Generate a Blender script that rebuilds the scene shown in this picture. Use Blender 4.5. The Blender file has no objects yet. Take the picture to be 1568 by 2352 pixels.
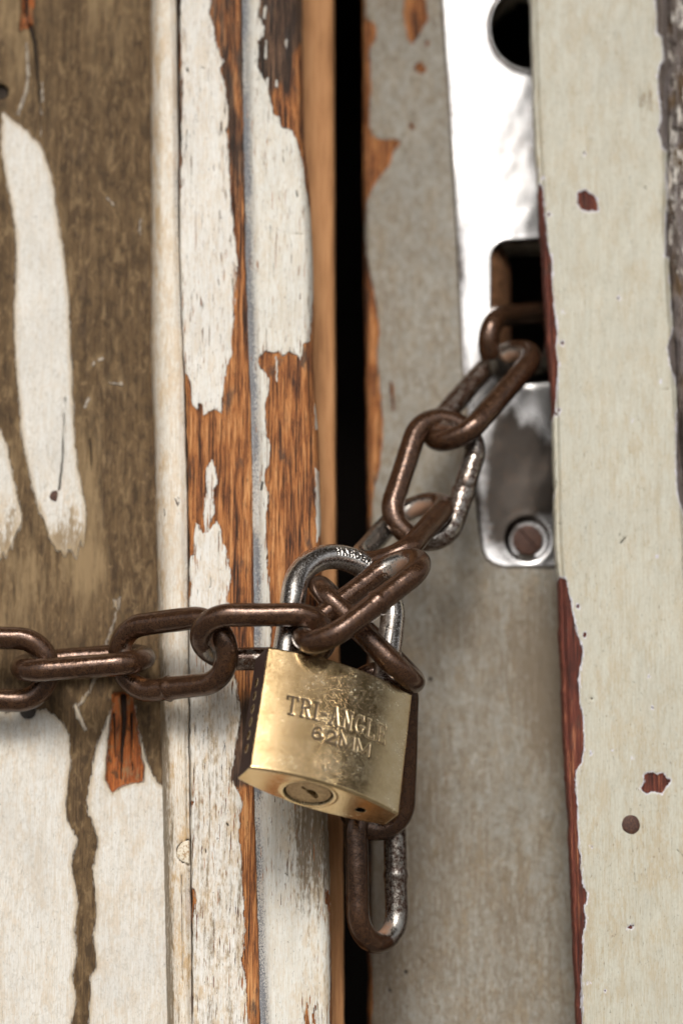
import bpy, bmesh, math, random
import numpy as np
from mathutils import Vector, Matrix
random.seed(7)
rng = np.random.default_rng(7)

# ------------------------------------------------------------------ camera, world, sun, exposure
PITCH = math.radians(10.0)      # the photographer looks slightly upwards
DIST = 1.10
S = 2731 / 1568 * 1e-4          # metres per tracing unit on the door plane (y = 0)
scene = bpy.context.scene
cam = bpy.data.cameras.new('camera')
camo = bpy.data.objects.new('camera', cam)
scene.collection.objects.link(camo)
FWD = np.array([0, math.cos(PITCH), math.sin(PITCH)])
UPV = np.array([0, -math.sin(PITCH), math.cos(PITCH)])
RGT = np.array([1.0, 0, 0])
CAM = -DIST * FWD
camo.location = CAM
camo.rotation_euler = (math.pi / 2 + PITCH, 0, 0)
cam.sensor_fit = 'VERTICAL'
cam.sensor_height = 36
cam.lens = 36 * DIST / 0.4096
cam.clip_start = 0.02
cam.clip_end = 50
cam.dof.use_dof = True
cam.dof.focus_distance = DIST - 0.033
cam.dof.aperture_fstop = 3.9
cam.dof.aperture_blades = 9
scene.camera = camo
scene.render.resolution_x, scene.render.resolution_y = 682, 1024

SUN_EL, SUN_AZ = math.radians(36), math.radians(-3)    # azimuth from the door's outward normal, negative = left
world = bpy.data.worlds.new('World')
scene.world = world
world.use_nodes = True
wn = world.node_tree
for n in list(wn.nodes): wn.nodes.remove(n)
wo = wn.nodes.new('ShaderNodeOutputWorld')
wb = wn.nodes.new('ShaderNodeBackground')
sk = wn.nodes.new('ShaderNodeTexSky')
hs = wn.nodes.new('ShaderNodeHueSaturation')
sk.sky_type = 'NISHITA'
sk.sun_disc = False
sk.sun_elevation = SUN_EL
sk.sun_rotation = math.pi - SUN_AZ
sk.air_density = 1.0
sk.dust_density = 4.0
sk.ozone_density = 1.0
hs.inputs['Saturation'].default_value = 0.16     # overcast: nearly colourless sky
wb.inputs['Strength'].default_value = 0.085
wn.links.new(sk.outputs[0], hs.inputs['Color'])
wn.links.new(hs.outputs[0], wb.inputs['Color'])
wn.links.new(wb.outputs[0], wo.inputs['Surface'])

sun = bpy.data.lights.new('sun', 'SUN')
suno = bpy.data.objects.new('sun', sun)
scene.collection.objects.link(suno)
sun.energy = 1.5
sun.angle = math.radians(18)
sun.color = (1.0, 0.95, 0.88)
sd_ = Vector((math.sin(SUN_AZ) * math.cos(SUN_EL), -math.cos(SUN_AZ) * math.cos(SUN_EL), math.sin(SUN_EL)))
suno.rotation_euler = sd_.to_track_quat('Z', 'Y').to_euler()
suno.location = sd_ * 3

vs = scene.view_settings
vs.view_transform = 'Standard'
vs.look = 'None'
vs.gamma = 1
vs.use_curve_mapping = False
vs.exposure = 0.46
scene.cycles.use_denoising = True
scene.cycles.max_bounces = 5
scene.cycles.diffuse_bounces = 2
scene.cycles.use_adaptive_sampling = True
scene.cycles.adaptive_threshold = 0.035

# ------------------------------------------------------------------ helpers
COL = scene.collection

def P(u, v, y):
    """photo tracing units (1568 x 2352) at world depth y (millimetres) -> world point(s)"""
    u = np.asarray(u, float); v = np.asarray(v, float); y = np.asarray(y, float) * 1e-3
    u, v, y = np.broadcast_arrays(u, v, y)
    dx = (u - 784) * S; dz = -(v - 1176) * S
    d = FWD * DIST + dx[..., None] * RGT + dz[..., None] * UPV
    t = (y - CAM[1]) / d[..., 1]
    return CAM + d * t[..., None]

def sm(a, b, x):
    t = np.clip((x - a) / (b - a), 0, 1)
    return t * t * (3 - 2 * t)

def vnoise(x, y, seed=0):
    """smooth value noise in numpy, -1..1"""
    x = np.asarray(x, float); y = np.asarray(y, float)
    xi = np.floor(x).astype(np.int64); yi = np.floor(y).astype(np.int64)
    fx = x - xi; fy = y - yi
    fx = fx * fx * (3 - 2 * fx); fy = fy * fy * (3 - 2 * fy)
    def h(a, b):
        n = (a * 374761393 + b * 668265263 + seed * 1442695041) & 0x7fffffff
        n = ((n ^ (n >> 13)) * 1274126177) & 0x7fffffff
        n = (n ^ (n >> 16)) & 0xffff
        return n / 32767.5 - 1
    return (h(xi, yi) * (1 - fx) + h(xi + 1, yi) * fx) * (1 - fy) + (h(xi, yi + 1) * (1 - fx) + h(xi + 1, yi + 1) * fx) * fy

def seg_dist(U, V, pts, closed):
    d = np.full(U.shape, 1e9)
    n = len(pts)
    for i in range(n if closed else n - 1):
        ax, ay = pts[i]; bx, by = pts[(i + 1) % n]
        ex, ey = bx - ax, by - ay
        L = ex * ex + ey * ey + 1e-9
        t = np.clip(((U - ax) * ex + (V - ay) * ey) / L, 0, 1)
        d = np.minimum(d, (U - ax - t * ex) ** 2 + (V - ay - t * ey) ** 2)
    return np.sqrt(d)

def sdf(U, V, pts, far=60):
    """signed distance to a traced outline, positive inside"""
    out = np.full(U.shape, -float(far))
    xs = [p[0] for p in pts]; ys = [p[1] for p in pts]
    m = (U > min(xs) - far) & (U < max(xs) + far) & (V > min(ys) - far) & (V < max(ys) + far)
    if not m.any(): return out
    u = U[m]; v = V[m]
    d = seg_dist(u, v, pts, True)
    ins = np.zeros(u.shape, bool)
    n = len(pts)
    for i in range(n):
        x1, y1 = pts[i]; x2, y2 = pts[(i + 1) % n]
        if y1 == y2: continue
        c = ((y1 > v) != (y2 > v)) & (u < (x2 - x1) * (v - y1) / (y2 - y1) + x1)
        ins ^= c
    out[m] = np.clip(np.where(ins, d, -d), -far, 1e9)
    return out

def line(U, V, pts, w0, w1=None, far=40):
    """signed distance to a stroke of half width w0 tapering to w1"""
    w1 = w0 if w1 is None else w1
    out = np.full(U.shape, -float(far))
    xs = [p[0] for p in pts]; ys = [p[1] for p in pts]
    m = (U > min(xs) - far) & (U < max(xs) + far) & (V > min(ys) - far) & (V < max(ys) + far)
    if not m.any(): return out
    u = U[m]; v = V[m]
    d = seg_dist(u, v, pts, False)
    t = np.clip((v - ys[0]) / (ys[-1] - ys[0] + 1e-6), 0, 1)
    out[m] = np.clip(w0 + (w1 - w0) * t - d, -far, 1e9)
    return out

def disc(U, V, c, r):
    return r - np.hypot(U - c[0], V - c[1])

def curve_at(pairs):
    v = [p[0] for p in pairs]; x = [p[1] for p in pairs]
    s0 = (x[1] - x[0]) / (v[1] - v[0]); s1 = (x[-1] - x[-2]) / (v[-1] - v[-2])
    s0 = max(-.06, min(.06, s0)); s1 = max(-.06, min(.06, s1))
    v = [-600] + v + [3000]; x = [x[0] - s0 * 600] + x + [x[-1] + s1 * (3000 - v[-2])]
    return lambda V: np.interp(V, v, x)

def link_obj(o, parent=None):
    COL.objects.link(o)
    if parent is not None: o.parent = parent
    return o

def mesh_np(name, verts, quads, mat, parent=None, attrs=None, smooth=True, tris=None):
    me = bpy.data.meshes.new(name)
    faces = [] if quads is None else quads.tolist()
    if tris is not None: faces += tris.tolist()
    me.from_pydata(verts.tolist() if hasattr(verts, 'tolist') else verts, [], faces)
    if attrs:
        for k, a in attrs.items():
            at = me.attributes.new(k, 'FLOAT', 'POINT')
            at.data.foreach_set('value', np.ascontiguousarray(a, dtype=np.float32).ravel())
    if smooth: me.polygons.foreach_set('use_smooth', [True] * len(me.polygons))
    me.materials.append(mat)
    me.update()
    return link_obj(bpy.data.objects.new(name, me), parent)

def bm_obj(name, bm, mat, parent=None, smooth=True):
    me = bpy.data.meshes.new(name)
    bm.normal_update()
    bm.to_mesh(me); bm.free()
    if smooth: me.polygons.foreach_set('use_smooth', [True] * len(me.polygons))
    me.materials.append(mat)
    return link_obj(bpy.data.objects.new(name, me), parent)

def thing(name, label, cat, loc=(0, 0, 0), group=None):
    o = bpy.data.objects.new(name, None)
    o.empty_display_size = 0.01
    o.location = loc
    COL.objects.link(o)
    o['label'] = label; o['category'] = cat; o['kind'] = 'thing'
    if group: o['group'] = group
    return o

def vrows(dv, lo=-420, hi=2780):
    a = np.arange(lo, -20, 14.0); b = np.arange(-20, 2374, dv); c = np.arange(2374, hi, 14.0)
    return np.concatenate([a, b, c])

def board(name, parent, mat, left, right, yfun, depth, du=4.0, dv=4.0, attrs=None, hole=None, wobble=0.0, seed=1, rows=None):
    """a plank lofted between two traced edges; front surface from yfun, walls run back by depth (mm)"""
    V1 = vrows(dv) if rows is None else rows
    xl = left(V1); xr = right(V1)
    if wobble:
        xl = xl + wobble * vnoise(V1 / 37, V1 * 0, seed) + wobble * .6 * vnoise(V1 / 11, V1 * 0, seed + 1)
        xr = xr + wobble * vnoise(V1 / 41, V1 * 0, seed + 2) + wobble * .6 * vnoise(V1 / 13, V1 * 0, seed + 3)
    w = float(np.max(xr - xl)); nu = max(3, int(w / du)) + 1
    s1 = np.linspace(0, 1, nu)
    Sg, Vg = np.meshgrid(s1, V1)
    Ug = xl[:, None] + (xr - xl)[:, None] * Sg
    at = {k: f(Ug, Vg) for k, f in (attrs or {}).items()}
    Yg = yfun(Ug, Vg, Sg, at)
    W = P(Ug, Vg, Yg).reshape(-1, 3)
    nv = len(V1)
    idx = np.arange(nv * nu).reshape(nv, nu)
    q = np.stack([idx[:-1, :-1], idx[1:, :-1], idx[1:, 1:], idx[:-1, 1:]], -1).reshape(-1, 4)
    if hole is not None:
        k = (hole(Ug, Vg) > 0).ravel()
        q = q[k[q].all(1)]
    e = np.concatenate([q[:, [0, 1]], q[:, [1, 2]], q[:, [2, 3]], q[:, [3, 0]]])
    es = np.sort(e, 1)
    key = es[:, 0].astype(np.int64) * (nv * nu) + es[:, 1]
    _, inv, cnt = np.unique(key, return_inverse=True, return_counts=True)
    be = e[cnt[inv.ravel()] == 1]
    bv = np.unique(be)
    remap = np.full(nv * nu, -1); remap[bv] = np.arange(len(bv)) + nv * nu
    back = W[bv] + np.array([0, depth * 1e-3, 0])
    walls = np.stack([be[:, 1], be[:, 0], remap[be[:, 0]], remap[be[:, 1]]], -1)
    allv = np.concatenate([W, back])
    allq = np.concatenate([q, walls])
    used = np.unique(allq); rm = np.full(len(allv), -1); rm[used] = np.arange(len(used))
    ats = {k: np.concatenate([a.ravel(), a.ravel()[bv]])[used] for k, a in at.items()}
    return mesh_np(name, allv[used], rm[allq], mat, parent, ats)

# ------------------------------------------------------------------ node helper
class NG:
    def __init__(s, name):
        s.m = bpy.data.materials.new(name); s.m.use_nodes = True
        s.t = s.m.node_tree
        for n in list(s.t.nodes): s.t.nodes.remove(n)
        s.out = s.t.nodes.new('ShaderNodeOutputMaterial')
        s.b = s.t.nodes.new('ShaderNodeBsdfPrincipled')
        s.t.links.new(s.b.outputs[0], s.out.inputs[0])
        tc = s.t.nodes.new('ShaderNodeTexCoord')
        s.mm = s.vscale(tc.outputs['Object'], (1000, 1000, 1000))
    def put(s, sock, v):
        if isinstance(v, bpy.types.NodeSocket): s.t.links.new(v, sock)
        elif v is not None:
            if isinstance(v, tuple) and len(v) == 3 and sock.type == 'RGBA': v = v + (1,)
            sock.default_value = v
    def vscale(s, vec, sc):
        n = s.t.nodes.new('ShaderNodeVectorMath'); n.operation = 'MULTIPLY'
        s.put(n.inputs[0], vec); n.inputs[1].default_value = sc
        return n.outputs[0]
    def vadd(s, a, b):
        n = s.t.nodes.new('ShaderNodeVectorMath'); n.operation = 'ADD'
        s.put(n.inputs[0], a); s.put(n.inputs[1], b)
        return n.outputs[0]
    def noise(s, sc, detail=4, rough=.55, vec=None, dist=0, off=None):
        n = s.t.nodes.new('ShaderNodeTexNoise')
        v = s.vscale(s.mm if vec is None else vec, sc if isinstance(sc, tuple) else (sc, sc, sc))
        if off: v = s.vadd(v, off)
        s.t.links.new(v, n.inputs['Vector'])
        n.inputs['Scale'].default_value = 1; n.inputs['Detail'].default_value = detail
        n.inputs['Roughness'].default_value = rough; n.inputs['Distortion'].default_value = dist
        return n.outputs['Fac']
    def voro(s, sc, feature='F1'):
        n = s.t.nodes.new('ShaderNodeTexVoronoi'); n.feature = feature
        s.t.links.new(s.vscale(s.mm, sc), n.inputs['Vector']); n.inputs['Scale'].default_value = 1
        return n.outputs['Distance']
    def math(s, op, a, b=0.0, c=None, clamp=False):
        n = s.t.nodes.new('ShaderNodeMath'); n.operation = op; n.use_clamp = clamp
        s.put(n.inputs[0], a); s.put(n.inputs[1], b)
        if c is not None: s.put(n.inputs[2], c)
        return n.outputs[0]
    def add(s, a, b): return s.math('ADD', a, b)
    def sub(s, a, b): return s.math('SUBTRACT', a, b)
    def mul(s, a, b): return s.math('MULTIPLY', a, b)
    def mx(s, a, b): return s.math('MAXIMUM', a, b)
    def mn(s, a, b): return s.math('MINIMUM', a, b)
    def step(s, x, a, b, lo=0.0, hi=1.0):
        n = s.t.nodes.new('ShaderNodeMapRange'); n.interpolation_type = 'SMOOTHSTEP'
        s.put(n.inputs[0], x); n.inputs[1].default_value = a; n.inputs[2].default_value = b
        n.inputs[3].default_value = lo; n.inputs[4].default_value = hi
        return n.outputs[0]
    def mix(s, f, a, b, mode='MIX'):
        n = s.t.nodes.new('ShaderNodeMix'); n.data_type = 'RGBA'; n.blend_type = mode
        s.put(n.inputs[0], f); s.put(n.inputs[6], a); s.put(n.inputs[7], b)
        return n.outputs[2]
    def mixf(s, f, a, b):
        n = s.t.nodes.new('ShaderNodeMix'); n.data_type = 'FLOAT'
        s.put(n.inputs[0], f); s.put(n.inputs[2], a); s.put(n.inputs[3], b)
        return n.outputs[0]
    def ramp(s, f, stops):
        n = s.t.nodes.new('ShaderNodeValToRGB'); cr = n.color_ramp
        while len(cr.elements) > 1: cr.elements.remove(cr.elements[-1])
        cr.elements[0].position = stops[0][0]; cr.elements[0].color = stops[0][1] + (1,)
        for p, c in stops[1:]:
            e = cr.elements.new(p); e.color = c + (1,)
        s.put(n.inputs[0], f)
        return n.outputs[0]
    def attr(s, name):
        n = s.t.nodes.new('ShaderNodeAttribute'); n.attribute_name = name
        return n.outputs['Fac']
    def bump(s, h, mm=1.0, strength=1.0):
        n = s.t.nodes.new('ShaderNodeBump'); n.inputs['Strength'].default_value = strength
        n.inputs['Distance'].default_value = mm * 1e-3
        s.put(n.inputs['Height'], h)
        s.t.links.new(n.outputs[0], s.b.inputs['Normal'])
    def fin(s, color, rough, metal=0.0, spec=None):
        s.put(s.b.inputs['Base Color'], color); s.put(s.b.inputs['Roughness'], rough); s.put(s.b.inputs['Metallic'], metal)
        if spec is not None: s.put(s.b.inputs['Specular IOR Level'], spec)
        return s.m

WOOD = [(.18, (.022, .010, .006)), (.36, (.13, .045, .016)), (.50, (.33, .115, .032)), (.66, (.50, .21, .070)), (.85, (.62, .32, .13))]
DARKWOOD = [(.25, (.012, .008, .006)), (.45, (.055, .030, .018)), (.62, (.13, .070, .040)), (.85, (.26, .15, .09))]
BROWN = [(.05, (.034, .018, .007)), (.36, (.074, .042, .016)), (.56, (.118, .070, .029)), (.78, (.175, .112, .052)), (.95, (.25, .175, .095))]
RED = [(.20, (.045, .012, .008)), (.5, (.125, .029, .017)), (.70, (.19, .055, .030)), (.9, (.42, .17, .08))]
SPLINT = [(.15, (.04, .012, .005)), (.40, (.26, .065, .012)), (.62, (.44, .13, .025)), (.9, (.58, .24, .07))]
GREY = [(.25, (.05, .038, .03)), (.42, (.13, .10, .082)), (.55, (.20, .165, .15)), (.7, (.12, .11, .12)), (.85, (.32, .28, .26))]

def paintwood(name, paint, under, alt, fray=9.0, slits=1.0, ochre=.5, speck=.5, primer=None, tan=(.42, .33, .2), halo=0.0,
              blotch=0.3, soot=.85, soft=.7, mott=0.0, smudge=.25, relief=1.0, wcon=3.0, brushy=1.0, rough=.5, thick=.35, fib=1.0, dirt=(.20, .15, .09)):
    g = NG(name)
    sd = g.attr('sd')
    # fibres
    f1 = g.noise((1.5, 1.5, .045), 6, .62)
    f2 = g.noise((.33, .33, .014), 3, .5, off=(7, 3, 1))
    pore = g.noise((3.4, 3.4, .20), 3, .6, off=(2, 9, 4))
    blot = g.noise((.10, .10, .045), 4, .6, off=(20, 1, 5))
    fac = g.add(g.add(g.mul(f1, .55), g.mul(f2, .25)), g.mul(blot, .20))
    f0 = g.noise((4.2, 4.2, .10), 3, .6, off=(11, 5, 2))
    fac = g.add(fac, g.mul(g.sub(f0, .5), .30))
    fac = g.add(g.mul(g.sub(fac, .5), wcon), .48)
    wood = g.ramp(fac, under)
    wood2 = g.ramp(fac, alt)
    altm = g.attr('alt')
    altm = g.step(g.add(altm, g.mul(g.sub(g.noise((.5, .5, .05), 5, .6, off=(3, 3, 3)), .5), 1.1)), .35, .65)
    wood = g.mix(altm, wood, wood2)
    wood = g.mix(g.step(pore, .58, .66, 0, .72), wood, (.018, .011, .008))
    sootm = g.mul(g.step(g.noise((.16, .16, .055), 5, .65, off=(41, 7, 3)), .56, .70), soot)
    wood = g.mix(sootm, wood, (.055, .038, .030))
    if mott:
        mo = g.noise((.42, .42, .17), 5, .6, off=(14, 3, 30), dist=.6)
        wood = g.mix(g.step(mo, .50, .68, 0, mott), wood, (.215, .142, .070))
        wood = g.mix(g.step(mo, .48, .34, 0, mott), wood, (.045, .026, .010))
    tm = g.attr('tan')
    wood = g.mix(g.step(g.add(g.mul(tm, .9), g.mul(g.sub(g.noise((.5, .5, .06), 5, .62, off=(6, 30, 2)), .5), 1.3)), .1, .9, 0, .85), wood, (.30, .205, .105))
    # paint edge: fraying follows the grain
    n1 = g.sub(g.noise((.55, .55, .16), 6, .62, off=(5, 5, 5)), .5)
    n2 = g.sub(g.noise((1.9, 1.9, .45), 5, .66, off=(9, 1, 2)), .5)
    e = g.add(sd, g.add(g.mul(n1, fray * 2.2), g.mul(n2, fray * 2.1)))
    slit = g.noise((1.9, 1.9, .11), 3, .5, off=(31, 2, 8))
    thr = g.add((.70 if slits < .5 else .645) - .05 * slits, g.mul(g.math('MAXIMUM', sd, 0), .0030 / max(slits, .05)))
    keep = g.step(g.sub(thr, slit), -.006, .006)
    m = g.mul(g.step(e, -soft, soft), keep)
    # paint colour
    brush = g.noise((2.2, 2.2, .05), 4, .6, off=(1, 7, 3))
    och = g.noise((.22, .22, .07), 6, .66, off=(13, 4, 6))
    fine = g.noise((1.1, 1.1, .35), 5, .65, off=(8, 8, 1))
    pc = g.mix(g.step(brush, .42, .64, 0, .45), paint, (paint[0] * .80, paint[1] * .73, paint[2] * .62))
    brush2 = g.noise((5.0, 5.0, .12), 3, .55, off=(3, 27, 3))
    pc = g.mix(g.step(brush2, .50, .66, 0, .18 + ochre * .35), pc, (paint[0] * .72, paint[1] * .56, paint[2] * .38))
    oamt = g.mul(g.add(g.mul(g.attr('stain'), 2.0), .45), ochre)
    pc = g.mix(g.mul(g.step(g.add(g.mul(och, .6), g.mul(fine, .4)), .46, .60), g.math('MINIMUM', oamt, 1.0)), pc, (paint[0] * .76, paint[1] * .56, paint[2] * .34))
    pc = g.mix(g.step(g.noise((.045, .045, .03), 4, .6, off=(2, 2, 9)), .42, .68, 0, blotch), pc, tuple(c * .72 for c in paint))
    smg = g.noise((.55, .55, .34), 6, .7, off=(22, 8, 5), dist=1.4)
    pc = g.mix(g.step(smg, .47, .66, 0, smudge), pc, (paint[0] * .58, paint[1] * .55, paint[2] * .50))
    if relief > 1:
        sm2 = g.noise((.30, .30, .17), 6, .66, off=(2, 18, 15), dist=1.2)
        pc = g.mix(g.step(sm2, .46, .62, 0, .72), pc, (.205, .168, .118))
    sp = g.noise((1.25, 1.25, .62), 3, .55, off=(4, 17, 2))
    pc = g.mix(g.step(sp, .675, .71, 0, .85 * speck), pc, (.10, .075, .055))
    tick = g.noise((3.0, 3.0, .28), 3, .55, off=(40, 7, 12))
    pc = g.mix(g.step(tick, .665, .70, 0, .9 * speck), pc, (.085, .06, .045))
    pc = g.mix(g.mul(g.step(g.noise((7.0, 7.0, .13), 2, .5, off=(2, 2, 44)), .52, .68), g.mul(oamt, .75)), pc, (paint[0] * .62, paint[1] * .44, paint[2] * .26))
    # grey-black mildew specks and brown stain, each with its own traced shape
    gr = g.attr('grime')
    gs = g.noise((2.1, 2.1, 1.3), 4, .7, off=(6, 6, 16))
    pc = g.mix(g.mul(g.step(g.add(gs, g.mul(gr, .30)), .66, .76), g.step(gr, .02, .3)), pc, (.045, .045, .05))
    pc = g.mix(g.mul(gr, .42), pc, (.45, .47, .50))
    st = g.attr('stain')
    ss = g.add(g.noise((.8, .8, .05), 5, .6, off=(16, 6, 1)), g.mul(g.sub(fine, .5), .8))
    pc = g.mix(g.step(g.add(ss, g.mul(g.sub(st, .5), 1.1)), .42, .78, 0, .92), pc, dirt)
    if halo:
        pc = g.mix(g.step(e, 0, halo, .65, 0), pc, tan)
    if primer is not None:
        pc = g.mix(g.step(g.add(e, g.mul(n2, 14)), 1.5, 4.0, 1, 0), pc, primer)
    else:
        pc = g.mix(g.step(e, .2, 1.8, .55, 0), pc, tuple(min(.85, c * 1.12) for c in paint))
    col = g.mix(m, wood, pc)
    crk = g.attr('crk')
    ck = g.step(g.add(crk, g.mul(n2, 2.4)), -.5, .8)
    col = g.mix(g.mul(ck, .92), col, (.020, .013, .009))
    h = g.add(g.mul(m, thick), g.mul(g.sub(1, m), g.add(g.mul(f1, .55 * fib), g.mul(pore, -.22 * fib))))
    h = g.add(h, g.mul(m, g.add(g.mul(brush, .06 * brushy), g.add(g.mul(fine, .07), g.mul(g.noise((.16, .16, .06), 3, .5, off=(3, 1, 8)), .5)))))
    if relief > 1: h = g.add(h, g.mul(g.noise((.42, .42, .30), 5, .62, off=(22, 8, 5), dist=1.0), .38 * relief))
    h = g.sub(h, g.mul(ck, .5))
    g.bump(h, 1.0, .9)
    ro = g.mixf(m, .78, g.step(fine, .3, .7, rough - .08, rough + .12))
    return g.fin(col, ro, 0, .38)

def zero(U, V): return np.zeros(U.shape)
def pa(**k):
    d = dict(sd=zero, alt=zero, grime=zero, stain=zero, crk=lambda U, V: np.full(U.shape, -20.0))
    d.update(k)
    return d
def any_of(*f):
    return lambda U, V: np.maximum.reduce([x(U, V) for x in f])
def poly(pts): return lambda U, V: sdf(U, V, pts)
def stroke(pts, a, b=None): return lambda U, V: line(U, V, pts, a, b)
def cut(base, *holes):
    def f(U, V):
        r = base(U, V)
        for h in holes: r = np.minimum(r, -h(U, V))
        return r
    return f

# ------------------------------------------------------------------ materials of the boards
CREAM = (.74, .70, .62)
M_panel = paintwood('panel_paint_and_bare_board', (.70, .685, .645), BROWN, SPLINT, fray=6.5, slits=.1, ochre=.5, speck=.5, smudge=.5, wcon=1.7, halo=13, tan=(.42, .31, .18), thick=.25, fib=.45, blotch=.35, dirt=(.25, .175, .092), soot=.25, soft=2.4, mott=.75)
M_mould = paintwood('moulding_paint', (.76, .72, .645), DARKWOOD, WOOD, fray=3, slits=.35, ochre=.95, speck=.6, blotch=.35)
M_stile = paintwood('stile_paint_and_wood', (.76, .745, .705), WOOD, DARKWOOD, fray=7.0, slits=1.0, ochre=.55, speck=.75, thick=.9)
M_astr = paintwood('astragal_paint_and_wood', (.71, .70, .65), WOOD, DARKWOOD, fray=6.5, slits=.9, ochre=.45, speck=.65, thick=.9, dirt=(.17, .12, .07))
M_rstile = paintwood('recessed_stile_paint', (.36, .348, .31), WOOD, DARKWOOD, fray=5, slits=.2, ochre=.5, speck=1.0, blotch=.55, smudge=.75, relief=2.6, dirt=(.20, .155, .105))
M_frame = paintwood('frame_board_paint', (.525, .517, .44), RED, GREY, fray=6.0, slits=.15, ochre=.45, speck=.7, smudge=.28, brushy=2.2, primer=(.62, .60, .66), blotch=.25, rough=.42, thick=.4)
M_rough = paintwood('weathered_board', (.62, .59, .55), GREY, BROWN, fray=14, slits=1.6, ochre=.3, speck=.9, thick=.6)

g = NG('plain_brown_wood')
fb = g.noise((.9, .9, .05), 5, .6); fb2 = g.noise((.12, .12, .03), 3, .5, off=(3, 3, 3))
c = g.ramp(g.add(g.mul(fb, .5), g.mul(fb2, .5)), [(.3, (.24, .105, .040)), (.5, (.44, .215, .088)), (.7, (.56, .30, .14))])
g.bump(fb, .3)
M_plain = g.fin(c, .7, 0, .3)
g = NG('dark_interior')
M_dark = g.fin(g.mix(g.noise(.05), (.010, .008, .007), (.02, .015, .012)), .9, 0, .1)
g = NG('dark_core_wood')
M_core = g.fin(g.ramp(g.noise((1.2, 1.2, .06), 4), [(.3, (.03, .015, .009)), (.7, (.11, .05, .025))]), .85, 0, .2)
g = NG('rusty_iron')
rn = g.noise(1.3, 5, .65)
g.bump(g.noise(2.2, 4), .25)
M_rust = g.fin(g.ramp(rn, [(.3, (.022, .010, .007)), (.5, (.065, .027, .017)), (.68, (.14, .058, .03))]), .62, .15)

# ------------------------------------------------------------------ interior behind the gap
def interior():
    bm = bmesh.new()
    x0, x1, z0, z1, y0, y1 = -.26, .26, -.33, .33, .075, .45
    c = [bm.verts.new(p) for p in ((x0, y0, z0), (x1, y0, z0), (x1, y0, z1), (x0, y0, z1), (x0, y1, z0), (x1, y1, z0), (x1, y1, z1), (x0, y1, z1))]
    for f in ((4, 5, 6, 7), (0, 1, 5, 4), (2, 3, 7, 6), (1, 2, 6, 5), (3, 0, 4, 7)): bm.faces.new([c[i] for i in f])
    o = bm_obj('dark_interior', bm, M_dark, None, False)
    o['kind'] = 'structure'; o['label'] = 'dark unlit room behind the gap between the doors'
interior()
g = NG('pale_concrete')
M_ground = g.fin(g.mix(g.noise(.02, 5), (.14, .13, .115), (.20, .185, .165)), .9, 0, .2)
bm = bmesh.new()
vv = [bm.verts.new(p) for p in ((-20, -20, -1.05), (20, -20, -1.05), (20, 20, -1.05), (-20, 20, -1.05))]
bm.faces.new(vv)
o = bm_obj('ground', bm, M_ground, None, False); o['kind'] = 'structure'; o['label'] = 'concrete ground in front of the door'
g = NG('shade_eave_boards'); M_shade_eave = g.fin(g.mix(g.noise((.02, .3, .02)), (.05, .035, .025), (.11, .08, .055)), .85, 0, .2)
# eave added out of view: it blocks the overhead sky, leaving low front light
bm = bmesh.new()
bmesh.ops.create_cube(bm, size=1, matrix=Matrix.Translation((0, -.42, 1.10)) @ Matrix.Diagonal((5.0, 1.10, .05, 1)))
o = bm_obj('shade_eave', bm, M_shade_eave, None, False); o['kind'] = 'structure'; o['label'] = 'unseen dark eave added above the door to shade it'

# ------------------------------------------------------------------ left door leaf
left_door = thing('left_door', 'left door leaf with peeling cream paint, bare orange wood and brown stained panel', 'door', (0, 0.03, -0.2))
left_door.location = (0, 0, 0)

E_panel_r = curve_at([(0, 350), (650, 352), (800, 350), (1000, 358), (1400, 366), (1600, 371), (1830, 377), (2352, 388)])
E_mould_r = curve_at([(0, 403), (200, 406), (330, 409), (450, 408), (600, 411), (750, 417), (900, 423), (1050, 426), (1200, 430), (1390, 431), (1600, 432), (1900, 435), (2100, 438), (2352, 440)])
E_stile_l = curve_at([(0, 413), (200, 414), (330, 415), (450, 412), (600, 414), (750, 419), (900, 427), (1050, 431), (1200, 434), (1390, 435), (1600, 436), (1900, 439), (2100, 442), (2352, 443)])
E_stile_r = curve_at([(0, 556), (300, 559), (600, 564), (850, 572), (1000, 578), (1250, 581), (1390, 583), (1830, 584), (2050, 590), (2200, 594), (2352, 598)])
E_astr_l = curve_at([(0, 556), (300, 559), (600, 564), (850, 572), (1000, 578), (1250, 581), (1390, 583), (1830, 584), (2050, 590), (2200, 594), (2352, 598)])
E_astr_r = curve_at([(0, 692), (300, 697), (450, 711), (600, 718), (900, 722), (1000, 730), (1250, 737), (1500, 742), (1850, 751), (2000, 757), (2352, 762)])

# panel: white paint that survives on the brown board
finger = [(6, 258), (20, 268), (45, 288), (62, 300), (75, 315), (92, 330), (105, 360), (118, 398), (124, 430), (128, 470), (140, 540), (150, 600), (155, 650), (160, 700), (163, 800), (167, 900), (172, 1000), (180, 1080), (190, 1130),
          (205, 1200), (215, 1300), (210, 1420), (160, 1440), (130, 1330), (112, 1258), (95, 1190), (75, 1120), (60, 1050), (50, 1000), (45, 920), (36, 830), (32, 740), (36, 650), (38, 560), (28, 480), (12, 400), (3, 330)]
leftwhite = [(-300, 900), (-20, 960), (0, 988), (15, 1018), (30, 1090), (45, 1160), (62, 1240), (80, 1330), (70, 1400), (0, 1420), (-60, 1420), (-300, 1420)]
lowerw = [(-300, 1632), (8, 1630), (16, 1640), (40, 1628), (108, 1630), (125, 1642), (150, 1665), (161, 1690), (163, 1750), (157, 1800), (152, 1850), (156, 1885), (180, 1930), (170, 1960), (165, 1988), (177, 2050), (180, 2080), (172, 2140), (178, 2190), (168, 2240), (177, 2290), (165, 2352), (160, 2420), (172, 2500), (165, 2900), (-300, 2900)]
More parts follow.
